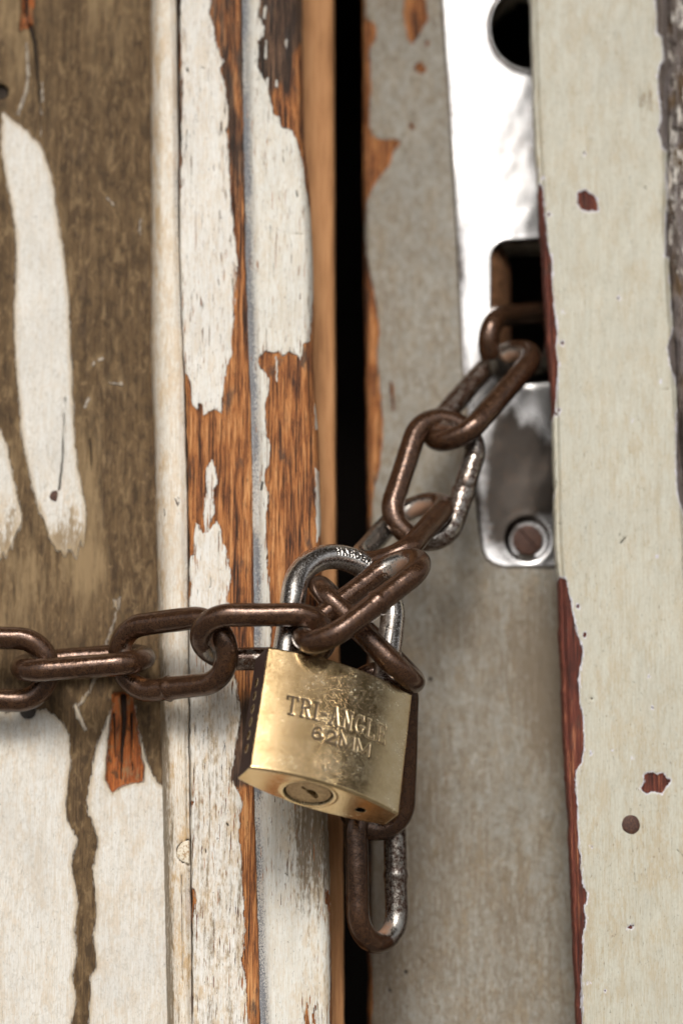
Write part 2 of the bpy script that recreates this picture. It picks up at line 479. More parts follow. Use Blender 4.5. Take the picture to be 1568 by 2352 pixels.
lowerw2 = [(248, 1648), (236, 1680), (222, 1715), (212, 1760), (200, 1840), (205, 1870), (214, 1890), (226, 1930), (222, 1960), (213, 1995), (220, 2060), (223, 2100), (214, 2150), (220, 2200), (221, 2222), (208, 2245), (208, 2290), (203, 2352), (205, 2900), (520, 2900), (520, 1807), (373, 1807), (352, 1782), (335, 1740), (318, 1665), (312, 1625), (300, 1600), (270, 1600)]
panel_paint = any_of(poly(finger), poly(leftwhite), poly(lowerw), poly(lowerw2),
    stroke([(276, 1372), (262, 1430), (240, 1490), (224, 1545), (205, 1590), (182, 1618)], 1.4, 3.0),
    stroke([(172, 1622), (182, 1645), (198, 1674)], 5, 4),
    stroke([(133, 1205), (130, 1290), (125, 1400)], 1.6, .2),
    stroke([(62, 100), (66, 170), (60, 215), (42, 262)], 1.0, 4),
    stroke([(98, 190), (97, 240), (94, 312)], 1.2, .3),
    stroke([(212, 840), (226, 828), (238, 824)], .5, 3), stroke([(252, 880), (280, 882)], 1.5), stroke([(195, 935), (205, 915)], 1.0),
    stroke([(266, 1392), (264, 1380)], 3), stroke([(246, 455), (262, 470)], .5), stroke([(324, 500), (321, 548)], 1.2, .2))
splinter = [(260, 1590), (304, 1590), (315, 1660), (322, 1700), (326, 1740), (333, 1760), (330, 1796), (300, 1800), (278, 1808), (257, 1822), (243, 1792), (246, 1740), (252, 1680)]
topslot = [(50, -60), (80, -60), (79, 0), (76, 45), (74, 66), (58, 64), (46, 70), (50, 30)]
hole_l = lambda U, V: disc(U, V, (4, 212), 17)
bare_p = any_of(poly(splinter), poly(topslot))
panel_crk = any_of(stroke([(71, 60), (80, 95), (86, 150), (92, 240), (94, 300)], 4.5, 1.0), hole_l,
    stroke([(284, 1600), (286, 1660), (281, 1720), (279, 1790)], 7, 1.5), stroke([(262, 1640), (266, 1740)], 2.5, 1), stroke([(303, 1640), (302, 1740), (309, 1788)], 3, 1.2), stroke([(62, -40), (63, 40)], 5, 3),
    stroke([(36, 1170), (34, 1195)], .8), stroke([(208, 1010), (214, 1110)], 2.2, .8), stroke([(108, 1000), (104, 1130)], .2),
    stroke([(150, 915), (147, 985), (144, 1060), (137, 1125)], 1.2, 2.6),
    lambda U, V: disc(U, V, (65, 1632), 19) )
def panel_stain(U, V):
    a = sm(1060, 1290, V + 45 * vnoise(U / 28, V / 90, 46)) * (1 - sm(1590, 1640, V)) * .85
    b = sm(322, 350, U) * (1 - sm(1790, 1830, V)) * .3
    return np.clip(np.maximum(a, b), 0, 1) + .16 * sm(1600, 1660, V)
def panel_y(U, V, s, at):
    y = 15 + .5 * vnoise(U / 60, V / 240, 3) + .22 * vnoise(U / 14, V / 60, 4)
    y -= .35 * sm(-4, 4, at['sd'])
    y += 2.2 * sm(-1, 4, bare_p(U, V)) + 2.5 * sm(-1, 3, at['crk'])
    return y
_psd = cut(panel_paint, poly(splinter), poly(topslot))
def panel_sd(U, V):
    # the old paint thins out into the board towards the chain
    fade = sm(1170, 1390, V + 40 * vnoise(U / 30, V / 160, 48) + 14 * vnoise(U / 6, V / 70, 49)) * (1 - sm(1480, 1520, V)) * (U < 235)
    return np.minimum(_psd(U, V), 34) - 62 * fade
def panel_tan(U, V):
    near = sm(-34, -2, panel_paint(U, V)) * (.36 * (1 - sm(1350, 1500, V)) - .3 * sm(1400, 1600, V))
    t = .62 * np.exp(-((U - 200) / 45) ** 2) * sm(880, 1050, V) * (1 - sm(1250, 1420, V))
    t += .50 * sm(1230, 1290, V) * (1 - sm(1430, 1600, V)) * (1 - sm(150, 300, U))
    t += .34 * (1 - sm(0, 330, V)) + .30 * (1 - sm(20, 90, U)) * (1 - sm(200, 300, V))
    t += .28 * vnoise(U / 55, V / 130, 44)
    t -= .35 * np.exp(-((U - 40 - (V - 800) * .16) / 26) ** 2) * sm(700, 800, V) * (1 - sm(1300, 1500, V)) + .25 * sm(200, 300, U) * sm(350, 700, V)
    t -= .45 * sm(1430, 1520, V)
    return np.where(bare_p(U, V) > -3, -1.5, np.maximum(near, t))
def panel_alt(U, V):
    return np.where(bare_p(U, V) > -1, 1.6, -.8)
board('panel', left_door, M_panel, lambda V: np.full(V.shape, -420.0), lambda V: E_panel_r(V) + 12, panel_y, 8, du=4.0, dv=4.0,
      attrs=pa(sd=panel_sd, crk=panel_crk, alt=panel_alt, stain=panel_stain, tan=panel_tan))

# quarter-round moulding between the panel and the stile
def mould_y(U, V, s, at):
    y = 14.5 - 12.0 * np.sqrt(np.clip(1 - (1 - np.clip(s / .55, 0, 1)) ** 2, 0, 1))
    y += 1.2 * sm(.80, 1.0, s) + .25 * vnoise(U / 9, V / 200, 9)
    y += .35 * (np.abs(s - .70) < .035) * sm(1350, 1700, V)
    y += 2.0 * sm(-1, 2, at['crk'])
    return y
mould_paint = cut(lambda U, V: np.full(U.shape, 40.0), stroke([(402, 1146), (409, 1160)], 1.6), stroke([(408, 1138), (414, 1152)], 1.4), stroke([(412, 1152), (406, 1172)], 1.5), stroke([(377, 1168), (379, 1186)], 2.2, 1))
def mould_grime(U, V):
    r = E_mould_r(V)
    return .8 * sm(14, 0, r - U) * (.5 + .5 * vnoise(V / 120, V * 0, 5)) * np.where(V > 900, 1, .8)
board('moulding', left_door, M_mould, lambda V: E_panel_r(V) - 3, E_mould_r, mould_y, 16, du=3.0, dv=5.0, wobble=.8, seed=21,
      attrs=pa(sd=mould_paint, grime=mould_grime,
               stain=lambda U, V: np.clip(.35 * sm(26, 0, U - E_panel_r(V)) * (V < 2400) + .06 + .34 * sm(1100, 1700, V), 0, 1),
               crk=any_of(stroke([(404, 1840), (421, 1990)], -3), lambda U, V: 1.6 - np.abs(np.hypot(U - 433, V - 1957) - 26.5), stroke([(417, 2010), (420, 2250)], 1.0, .5), stroke([(430, 1960), (428, 1700)], .5))))

# stile
st_up = [(380, -600), (486, -600), (486, 0), (481, 30), (490, 62), (497, 95), (506, 128), (513, 140), (507, 158), (515, 200), (525, 258), (520, 300), (522, 330), (528, 400), (532, 480), (540, 545), (546, 600), (541, 650), (538, 720), (532, 780), (534, 812),
         (524, 835), (517, 862), (514, 900), (508, 948), (496, 940), (482, 946), (469, 956), (465, 931), (456, 926), (453, 941), (441, 927), (438, 880), (426, 852), (421, 815), (418, 770), (416, 700), (380, 690)]
st_sliver = [(478, 1068), (486, 1056), (497, 1078), (500, 1112), (491, 1126), (494, 1180), (486, 1192), (478, 1226), (472, 1222), (469, 1188), (475, 1120), (472, 1085)]
st_mid = [(449, 1200), (458, 1206), (465, 1226), (476, 1222), (485, 1214), (497, 1197), (508, 1214), (510, 1246), (520, 1254), (524, 1298), (531, 1310), (530, 1345), (523, 1366), (526, 1400), (529, 1460), (530, 1505), (545, 1580), (551, 1612), (554, 1650), (546, 1690), (541, 1720),
          (532, 1782), (541, 1806), (555, 1832), (557, 1850), (550, 1880), (552, 1896), (547, 1912), (553, 1950), (557, 2010), (560, 2070), (563, 2140), (561, 2188), (552, 2202), (563, 2232), (567, 2290), (570, 2352), (575, 2900), (380, 2900), (380, 1420), (432, 1390), (438, 1362), (440, 1340), (432, 1318), (435, 1284), (447, 1270), (446, 1230)]
stile_chips = [poly([(430, 1835), (445, 1842), (440, 1852), (430, 1850)]), poly([(432, 2030), (447, 2045), (451, 2070), (444, 2110), (440, 2150), (432, 2160)]), poly([(432, 2280), (445, 2290), (443, 2330), (432, 2340)]),
               lambda U, V: np.where(V < 460, 2.5 + 2.5 * vnoise(V / 22, V * 0, 8) - (U - E_stile_l(V)), -20)]
stile_sd = cut(any_of(poly(st_up), poly(st_sliver), poly(st_mid)), *stile_chips)
def stile_alt(U, V):
    a = .55 * (1 - sm(380, 800, V)) + .25 * (V > 1500) + .6 * sm(1560, 1650, V) * (1 - sm(1780, 1830, V))
    a -= .5 * ((V > 800) & (V < 1380))
    a += .35 * sm(60, 0, np.hypot((U - 500) / .6, V - 1010))
    return a
def stile_y(U, V, s, at):
    y = .35 * vnoise(U / 40, V / 400, 12) + .25 * vnoise(U / 6, V / 90, 13)
    y -= .45 * sm(-3, 3, at['sd'])
    y += 1.2 * sm(.985, 1.0, s) + 1.0 * sm(.02, 0, s) + 1.0 * sm(-1, 2, at['crk'])
    return y
board('stile', left_door, M_stile, E_stile_l, E_stile_r, stile_y, 16, du=2.6, dv=3.4, wobble=1.0, seed=31,
      attrs=pa(sd=stile_sd, alt=stile_alt, stain=lambda U, V: .36 * sm(1150, 1700, V) + .10,
               crk=any_of(stroke([(448, 2192), (470, 2178), (500, 2160)], .35, .1), stroke([(484, 1325), (485, 1345), (482, 1350)], .8), stroke([(522, 1892), (524, 1896)], 2.0), stroke([(472, 1950), (473, 1958)], 1.2), stroke([(430, 158), (432, 165)], 2), stroke([(460, 158), (472, 156)], .8),
                          stroke([(420, 295), (470, 278), (505, 245)], .1), stroke([(540, 470), (541, 540)], 1.4, .5), stroke([(534, 640), (536, 700)], 1, .4))))

# astragal: painted groove on its left, rounded bare edge on its right
as_top = [(540, -600), (600, -600), (598, 0), (594, 40), (606, 60), (606, 85), (594, 95), (592, 150), (600, 170), (610, 190), (617, 210), (624, 238), (628, 262), (640, 270), (649, 294), (662, 296), (671, 301), (681, 318), (690, 350), (699, 400), (706, 450), (713, 490), (720, 560), (722, 650), (716, 720), (711, 782), (697, 790), (690, 826), (680, 814), (662, 808), (650, 818), (640, 808), (626, 812), (612, 806), (597, 816), (592, 832), (604, 850), (619, 870), (617, 900),
          (609, 930), (612, 1000), (621, 1025), (620, 1062), (610, 1080), (607, 1110), (618, 1140), (612, 1180), (611, 1240), (615, 1300), (621, 1378), (622, 1500), (640, 1560), (700, 1580), (770, 1580), (775, 2900), (540, 2900)]
as_bits = [poly([(721, 925), (729, 940), (731, 985), (723, 990)]), poly([(724, 1076), (732, 1085), (739, 1140), (737, 1220), (728, 1245), (724, 1180)]), poly([(608, 90), (613, 92), (612, 138), (608, 132)]), poly([(655, 90), (661, 88), (660, 112), (655, 110)]), poly([(604, 20), (611, 15), (609, 45), (603, 45)]),
           poly([(633, 185), (638, 182), (637, 200), (632, 202)]), poly([(612, 180), (617, 178), (616, 240), (612, 236)]), poly([(634, 820), (638, 835), (637, 880), (633, 875)])]
astr_sd = cut(any_of(poly(as_top), *as_bits), poly([(748, 2040), (760, 2060), (756, 2090), (748, 2075)]), poly([(698, 2338), (706, 2300), (712, 2360), (705, 2400)]), poly([(716, 2330), (722, 2310), (726, 2380)]),
              lambda U, V: np.where(V > 2080, 3 + 3 * vnoise(V / 30, V * 0, 18) - (E_astr_r(V) - U), -20))
def astr_alt(U, V):
    a = 1.05 * (1 - sm(90, 330, V)) * (1 - .75 * sm(650, 690, U) * sm(60, 140, V)) - .45 * ((V > 780) & (V < 1400))
    a += .40 * sm(70, 10, np.hypot(U - 655, (V - 1050) / 1.2))
    return a
def astr_y(U, V, s, at):
    gw = 34.0
    x = U - E_astr_l(V); r = E_astr_r(V) - U
    y = -1.5 + 3.6 * (1 - sm(0, gw, x)) ** 1.3
    rr = 26.0
    y += 7.0 * (1 - np.sqrt(np.clip(1 - np.clip(1 - r / rr, 0, 1) ** 2, 0, 1)))
    y += .35 * vnoise(U / 50, V / 300, 14) + .25 * vnoise(U / 7, V / 90, 15)
    y -= .5 * sm(-3, 3, at['sd']) + 0
    y += sm(-1, 2, at['crk'])
    return y
def astr_grime(U, V):
    x = U - E_astr_l(V)
    return np.clip(1.15 * sm(30, 4, x) * (.75 + .35 * vnoise(V / 60, V * 0, 6)), 0, 1)
def astr_stain(U, V):
    a = .62 * sm(40, 110, U - E_astr_l(V)) * sm(1790, 1830, V) * (1 - sm(1930, 2330, V))
    b = .3 * sm(640, 720, U) * (V > 1800)
    return np.clip(np.maximum(a, b) + .10, 0, 1)
board('astragal', left_door, M_astr, E_astr_l, E_astr_r, astr_y, 22, du=2.6, dv=3.4, wobble=.8, seed=41,
      attrs=pa(sd=astr_sd, alt=astr_alt, grime=astr_grime, stain=astr_stain,
               crk=any_of(stroke([(633, 530), (665, 537), (700, 538)], .25), stroke([(681, 440), (683, 452)], 1.6), stroke([(650, 345), (651, 375)], 1.1, .5), stroke([(603, 1108), (600, 1125)], 2.5), stroke([(612, 240), (605, 275)], .3), stroke([(621, 520), (622, 595)], .9, .3),
                          stroke([(655, 2005), (660, 2010)], 1.2), stroke([(628, 605), (629, 640)], .7, .3))))

# the meeting edge behind the astragal, unpainted
def edge_y(U, V, s, at): return 30 + .3 * vnoise(U / 30, V / 300, 16) + 4 * sm(.93, 1.0, s) ** 2
board('meeting_edge', left_door, M_plain, lambda V: E_astr_r(V) - 60, curve_at([(0, 767), (600, 769), (1250, 772), (1830, 786), (2352, 791)]), edge_y, 32, du=8, dv=14, wobble=.8, seed=51)

# solid core behind the front strips, seen through the cracks
board('door_core', left_door, M_core, lambda V: np.full(V.shape, -420.0), lambda V: E_astr_r(V) - 30, lambda U, V, s, at: np.full(U.shape, 34.0), 22, du=60, dv=40)

# ------------------------------------------------------------------ right door leaf (recessed stile)
right_door = thing('right_door', 'recessed right door leaf in dirty grey cream paint, its left edge chipped to orange wood', 'door')
E_r_l = curve_at([(0, 834), (400, 835), (900, 842), (1300, 848), (1800, 846), (2352, 846)])
r_paint = [(838, -600), (837, 0), (840, 42), (861, 55), (865, 86), (850, 112), (852, 200), (848, 290), (856, 312), (872, 320), (906, 320), (922, 324), (902, 352), (894, 382), (875, 402), (857, 430), (840, 470), (838, 520), (843, 600), (855, 650), (864, 700), (872, 760), (866, 820), (870, 860), (878, 950), (880, 1010), (872, 1080), (858, 1120), (852, 1200), (850, 1300), (850, 2180), (854, 2230), (858, 2290), (852, 2352), (850, 2900), (1700, 2900), (1700, -600)]
r_chips = [poly([(930, -20), (924, 30), (930, 62), (937, 92), (946, 103), (956, 94), (971, 64), (984, 46), (980, 20), (974, -20)]), poly([(950, 150), (966, 142), (979, 160), (970, 172), (955, 164)]), poly([(975, 95), (986, 92), (984, 106), (974, 106)]), poly([(938, 284), (948, 282), (950, 296), (942, 300)]), poly([(893, 880), (900, 875), (904, 920), (908, 950), (900, 945)])]
def r_stain(U, V):
    return .36 + .16 * sm(1250, 1500, V) + .10 * sm(950, 850, U) + .14 * vnoise(U / 90, V / 130, 22) + .2 * sm(1150, 1250, U) * sm(1300, 1400, V) * (1 - sm(1600, 1900, V))
def plate_hole(U, V):
    c = 84 - np.hypot((U - 1215), (V - 62) / 1.08)
    x0, y0, x1, y1, r = 1131, 556, 1330, 876, 34
    qx = np.abs(U - (x0 + x1) / 2) - (x1 - x0) / 2 + r; qy = np.abs(V - (y0 + y1) / 2 + (U - 1200) * .05) - (y1 - y0) / 2 + r
    b = r - (np.hypot(np.maximum(qx, 0), np.maximum(qy, 0)) + np.minimum(np.maximum(qx, qy), 0))
    return np.maximum(c, b)
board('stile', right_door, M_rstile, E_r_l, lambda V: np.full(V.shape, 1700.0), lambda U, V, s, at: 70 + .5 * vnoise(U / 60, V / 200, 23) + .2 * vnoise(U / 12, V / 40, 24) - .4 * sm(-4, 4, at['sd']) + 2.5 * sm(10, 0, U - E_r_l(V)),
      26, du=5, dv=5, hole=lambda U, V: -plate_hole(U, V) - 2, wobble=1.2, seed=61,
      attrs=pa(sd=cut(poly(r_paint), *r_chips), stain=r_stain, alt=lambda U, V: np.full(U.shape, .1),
               crk=any_of(lambda U, V: disc(U, V, (988, 1560), 5), lambda U, V: disc(U, V, (932, 2232), 5), lambda U, V: disc(U, V, (895, 2275), 4), lambda U, V: disc(U, V, (1192, 1815), 3), stroke([(1260, 2000), (1280, 2012)], .6), stroke([(888, 2140), (892, 2270)], .6))))

# ------------------------------------------------------------------ chrome latch plate on the right leaf
g = NG('worn_chrome')
dk = g.attr('tarn_refl')  # dark reflections painted into the chrome colour, mottled with worn smudges
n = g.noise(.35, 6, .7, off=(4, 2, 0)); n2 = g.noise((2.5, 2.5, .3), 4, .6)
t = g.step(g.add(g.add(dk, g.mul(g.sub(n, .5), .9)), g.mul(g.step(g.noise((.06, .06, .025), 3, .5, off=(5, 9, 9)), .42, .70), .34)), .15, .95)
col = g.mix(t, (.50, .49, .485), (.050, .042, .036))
sc = g.step(g.noise((.25, .25, 1.6), 5, .7, off=(9, 9, 2), dist=.8), .56, .66, 0, .85)
rs = g.attr('rust')
col = g.mix(g.mul(sc, rs), col, (.22, .10, .04))
low = g.noise((.045, .045, .03), 2, .5)
g.bump(g.add(g.mul(low, 4.0), g.mul(n2, .015)), 1.0, .35)
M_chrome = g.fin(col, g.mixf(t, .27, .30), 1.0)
plate = thing('latch_plate', 'worn chrome latch plate with a round and a square hole on the recessed door', 'latch plate')
pl_out = [(1006, -600), (1010, 0), (1028, 250), (1048, 600), (1058, 840), (1078, 1050), (1096, 1220), (1102, 1262), (1112, 1286), (1132, 1301), (1160, 1308), (1320, 1306), (1420, 1306), (1420, -600)]
def plate_sd(U, V): return np.minimum(sdf(U, V, pl_out), -plate_hole(U, V))
def plate_y(U, V, s, at):
    d = at['edge']
    y = 67.2 + 2.0 * (1 - sm(0, 9, d)) ** 2
    y += 1.1 * sm(900, 1300, V) ** 2 + .5 * vnoise(U / 110, V / 150, 71) * sm(0, 20, d)
    rim = np.abs(np.hypot(U - 1215, (V - 62) / 1.08) - 93)
    y -= 1.2 * (1 - sm(0, 9, rim))
    k = np.hypot(U - 1211, V - 1240)
    y += 1.3 * sm(54, 42, k) - .15 * np.exp(-((k - 58) / 9) ** 2)
    return y
dark_refl_poly = [(1120, 1010), (1140, 960), (1175, 945), (1190, 985), (1225, 975), (1255, 1010), (1290, 1020), (1300, 1190), (1240, 1185), (1190, 1200), (1165, 1260), (1130, 1240), (1108, 1150)]
def plate_dark_refl(U, V):
    return np.clip(.62 + sdf(U, V, dark_refl_poly) / 45, -.3, 1.15) + .45 * np.exp(-((V - 480) / 90) ** 2) * sm(1180, 1225, U) + .55 * np.exp(-((U - 1056 - (V - 500) * .03) / 17) ** 2) * sm(330, 450, V) * (1 - sm(620, 700, V)) + .42 * np.exp(-((U - 1012 - V * .07) / 10) ** 2)  # painted reflections: lower end, smear at right, grey rounded left edge
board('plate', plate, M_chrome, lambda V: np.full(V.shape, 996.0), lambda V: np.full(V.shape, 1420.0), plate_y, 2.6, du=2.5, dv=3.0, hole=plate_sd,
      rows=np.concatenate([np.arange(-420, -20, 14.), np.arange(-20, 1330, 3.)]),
      attrs=dict(edge=plate_sd, tarn_refl=plate_dark_refl, rust=lambda U, V: .25 + 1.0 * np.exp(-((V - 335) / 60) ** 2) + .8 * np.exp(-((V - 10) / 60) ** 2) + .6 * sm(40, 0, U - 1010 - V * .08)))

def lathe(name, mat, parent, c, prof, n=40, axis=None, wob=0.0, slot=None):
    """prof: list of (radius, height) in mm; axis points to the viewer (-y) by default; slot: (angle, halfwidth, depth)"""
    ax = Vector(axis if axis is not None else (0, -1, 0)).normalized()
    e1 = ax.cross(Vector((0, 0, 1))).normalized(); e2 = ax.cross(e1)
    bm = bmesh.new(); rings = []
    for k, (r, h) in enumerate(prof):
        ring = []
        for i in range(n):
            a = 2 * math.pi * i / n
            rr = r * (1 + wob * math.sin(3 * a + 1) + wob * .6 * math.sin(5 * a))
            x, y = rr * math.cos(a), rr * math.sin(a)
            hh = h
            if slot:
                d = abs(-math.sin(slot[0]) * x + math.cos(slot[0]) * y)
                if d < slot[1] and k > 1: hh = h - slot[2]
            ring.append(bm.verts.new(Vector(c) + (e1 * x + e2 * y + ax * hh) * 1e-3))
        rings.append(ring)
    for a, b in zip(rings[:-1], rings[1:]):
        for i in range(n): bm.faces.new((a[i], a[(i + 1) % n], b[(i + 1) % n], b[i]))
    bm.faces.new(rings[-1])
    bmesh.ops.recalc_face_normals(bm, faces=bm.faces)
    return bm_obj(name, bm, mat, parent)

def slotted_screw(parent):
    c = P(1211, 1240, 67.4)
    # head as a polar grid so the slot has sharp walls
    bm = bmesh.new(); N, R = 72, 22
    a0 = math.radians(49); rows = []
    for j in range(R + 1):
        r = 6.3 * j / R; row = []
        for i in range(N):
            a = 2 * math.pi * i / N
            x, z = r * math.cos(a), -r * math.sin(a)
            d = abs(-math.sin(a0) * x - math.cos(a0) * z)
            h = .9 * math.sqrt(max(0, 1 - (r / 6.6) ** 2)) + .35
            if d < .62: h -= .9
            row.append(bm.verts.new((c[0] + x * 1e-3, c[1] - h * 1e-3, c[2] + z * 1e-3)))
        rows.append(row)
    skirt = [bm.verts.new((v.co.x, c[1] + .002, v.co.z)) for v in rows[-1]]; rows.append(skirt)
    for a, b in zip(rows[:-1], rows[1:]):
        for i in range(N):
            bm.faces.new((a[i], b[i], b[(i + 1) % N], a[(i + 1) % N]))
    bmesh.ops.remove_doubles(bm, verts=bm.verts, dist=1e-7)
    bmesh.ops.recalc_face_normals(bm, faces=bm.faces)
    o = bm_obj('screw', bm, M_rust, parent, False)
    o['label'] = 'rusty slotted screw in the lower corner'
    return o
slotted_screw(plate)
def strike_tab():
    # bent steel lip inside the square hole, slanting back from its left edge
    bm = bmesh.new(); N = 14; rows = []
    for j in range(N + 1):
        v = 566 + (868 - 566) * j / N
        k = 1 - .5 * (max(0, 3 - j) / 3) ** 2
        prof = [(1128, 68.6), (1134, 69.2), (1150, 74), (1166, 80), (1172, 86)]
        rows.append([bm.verts.new(P(1128 + (u - 1128) * k, v, y)) for u, y in prof])
    for a, b in zip(rows[:-1], rows[1:]):
        for i in range(4): bm.faces.new((a[i], b[i], b[i + 1], a[i + 1]))
    o = bm_obj('strike_lip', bm, M_lip, plate); o['label'] = 'brown steel lip inside the square hole'
g = NG('brown_lip'); M_lip = g.fin(g.ramp(g.noise(.3, 4), [(.3, (.10, .045, .02)), (.7, (.30, .15, .075))]), .55, .2)
strike_tab()

# ------------------------------------------------------------------ board on the right, nearer than the recessed leaf
frame = thing('frame_board', 'pale greenish cream board with red primer showing along its chipped left edge', 'board')
E_f_l = curve_at([(0, 1226), (300, 1236), (550, 1251), (750, 1264), (900, 1275), (1000, 1279), (1250, 1284), (1330, 1290), (1600, 1299), (1800, 1309), (2000, 1320), (2300, 1332), (2352, 1334)])
f_l = [(0, 1200), (300, 1205), (400, 1215), (430, 1243), (500, 1250), (560, 1256), (600, 1266), (650, 1267), (700, 1271), (770, 1278), (800, 1274), (830, 1281), (860, 1279), (900, 1276), (950, 1274), (965, 1255), (1000, 1250), (1250, 1255), (1318, 1262), (1326, 1286), (1332, 1299), (1360, 1306), (1380, 1310), (1430, 1317), (1460, 1326), (1490, 1337), (1520, 1335), (1560, 1327), (1610, 1330), (1650, 1337), (1720, 1340), (1750, 1332), (1775, 1320), (1800, 1320), (1840, 1322), (1900, 1325), (1960, 1330), (1990, 1332), (2030, 1336), (2050, 1348), (2070, 1347), (2090, 1338), (2110, 1344), (2150, 1336), (2200, 1336), (2260, 1333), (2352, 1334)]
f_r = [(0, 1500), (30, 1503), (75, 1502), (82, 1512), (100, 1518), (120, 1520), (138, 1522), (152, 1510), (180, 1506), (215, 1510), (260, 1516), (285, 1512), (300, 1506), (340, 1520), (352, 1532), (372, 1527), (400, 1524), (440, 1530), (480, 1528), (520, 1524), (560, 1526), (590, 1522), (596, 1540), (615, 1543), (640, 1533), (660, 1538), (680, 1545), (702, 1536), (740, 1542), (800, 1530), (830, 1535), (880, 1550), (915, 1561), (950, 1552), (1000, 1550), (1050, 1548), (1120, 1551), (1150, 1555), (1185, 1570), (1300, 1592), (1400, 1585), (1600, 1600), (1900, 1605), (2352, 1610)]
fpoly = [(x, v) for v, x in f_l] ; fpoly = [(1190, -600)] + fpoly + [(1345, 2900), (1615, 2900)] + [(x + 4 + 3 * math.sin(v * .21) * math.sin(v * .047 + 1), v) for v, x in reversed(f_r)] + [(1498, -600)]
f_chips = [poly([(1327, 446), (1334, 438), (1345, 438), (1352, 446), (1362, 448), (1370, 460), (1371, 486), (1352, 484), (1332, 480), (1326, 466)]),
           poly([(1470, 1812), (1480, 1795), (1478, 1778), (1495, 1774), (1512, 1780), (1520, 1774), (1528, 1788), (1538, 1792), (1528, 1808), (1516, 1822), (1500, 1818), (1485, 1822)]),
           poly([(1440, 2128), (1452, 2125), (1450, 2133), (1441, 2133)])]
_fr = random.Random(5)
for _ in range(26):
    if _ < 15:
        v = _fr.uniform(-20, 2352); u = float(np.interp(v, [p[0] for p in f_l], [p[1] for p in f_l])) + _fr.uniform(4, 22)
    else:
        u, v = _fr.uniform(1330, 1530), _fr.uniform(0, 2340)
    r_ = _fr.uniform(1.0, 3.2) if _ < 15 else _fr.uniform(.5, 1.7)
    f_chips.append(poly([(u + r_ * _fr.uniform(.6, 1.3) * math.cos(a), v + 1.5 * r_ * _fr.uniform(.6, 1.3) * math.sin(a)) for a in (0, .9, 1.8, 2.7, 3.6, 4.5, 5.4)]))
frame_sd = cut(poly(fpoly), *f_chips)
def frame_alt(U, V):
    return np.where((U > 1460) & ~((np.abs(V - 1800) < 60) & (U < 1545)), 1.1, -.8)
def frame_crk(U, V):
    r = any_of(stroke([(1447, 1790), (1447, 1872)], .25, .5), stroke([(1448, 1915), (1455, 1990), (1462, 2106)], .5, .1), stroke([(1282, 1880), (1280, 1870)], -4), stroke([(1424, 1248), (1438, 1232)], 2.0, 1), stroke([(1420, 1232), (1424, 1226)], 1.3),
               stroke([(1490, 815), (1506, 860)], .3), stroke([(1480, 892), (1536, 895)], .3), stroke([(1508, 923), (1536, 924)], .4), lambda U, V: disc(U, V, (1481, 431), 2.4), lambda U, V: disc(U, V, (1409, 75), 1.6), stroke([(1553, 1950), (1568, 1968)], .7), stroke([(1282, 1204), (1296, 1206)], 1), stroke([(1323, 1165), (1325, 1180)], .7),
               lambda U, V: disc(U, V, (1358, 1604), 2.6), stroke([(1486, 1838), (1500, 1850), (1530, 1853), (1560, 1838), (1566, 1815)], .1), stroke([(1500, 1862), (1530, 1866), (1552, 1850)], .15), lambda U, V: disc(U, V, (1453, 2126), 2), lambda U, V: disc(U, V, (1400, 2325), 1.7), lambda U, V: disc(U, V, (1453, 2159), 1.5))(U, V)
    return r
def frame_y(U, V, s, at):
    y = 16 + .6 * vnoise(U / 90, V / 500, 33) + .18 * vnoise(U / 16, V / 60, 34)
    y -= .5 * sm(-3, 3, at['sd'])
    y += 1.6 * sm(7, 0, U - E_f_l(V)) + 2.6 * sm(.955, 1.0, s) + .8 * sm(-1, 2, at['crk'])
    return y
board('plank', frame, M_frame, lambda V: E_f_l(V) - 6, curve_at([(0, 1531), (300, 1534), (500, 1530), (900, 1553), (1200, 1572), (2352, 1630)]), frame_y, 15, du=3.4, dv=3.4, wobble=1.6, seed=71,
      attrs=pa(sd=frame_sd, alt=frame_alt, crk=frame_crk, stain=lambda U, V: .14 + .12 * sm(1300, 2000, V) + .08 * vnoise(U / 40, V / 200, 35) + .5 * np.clip(1 - np.hypot((U - 1480) / 40, (V - 230) / 60), 0, 1)))
nail = lathe('nail', M_rust, frame, P(1447, 1894, 16.2), [(4.1, -1.0), (4.05, .1), (3.7, .5), (2.4, .75), (.6, .8)], 36, wob=.02)
nail['label'] = 'round rusty nail head'

# ------------------------------------------------------------------ rough weathered board at the right border
rough = thing('weathered_board', 'rough grey brown board with white crackled paint at the right border', 'board')
def rough_sd(U, V):
    a = 9 * vnoise(U / 12, V / 45, 81) + 8 * vnoise(U / 5, V / 16, 82)
    return a - 2.5 - 10 * sm(500, 900, V)
def rough_y(U, V, s, at):
    return 19 + 1.1 * vnoise(U / 10, V / 40, 83) + .6 * vnoise(U / 4, V / 14, 84) + 3 * sm(.03, 0, s) + 1.5 * sm(-1, 2, at['crk'])
board('plank', rough, M_rough, curve_at([(0, 1528), (300, 1536), (500, 1532), (900, 1556), (1200, 1576), (2352, 1634)]), lambda V: np.full(V.shape, 2150.0), rough_y, 38, du=5, dv=4, wobble=2.0, seed=91,
      attrs=pa(sd=rough_sd, alt=lambda U, V: .3 + .4 * vnoise(U / 20, V / 60, 85), stain=lambda U, V: np.full(U.shape, .25),
               crk=any_of(stroke([(1536, 298), (1580, 300)], 1.5), stroke([(1540, 425), (1600, 424)], 1.2), stroke([(1545, 100), (1540, 180), (1552, 260), (1544, 330)], 1.5))))

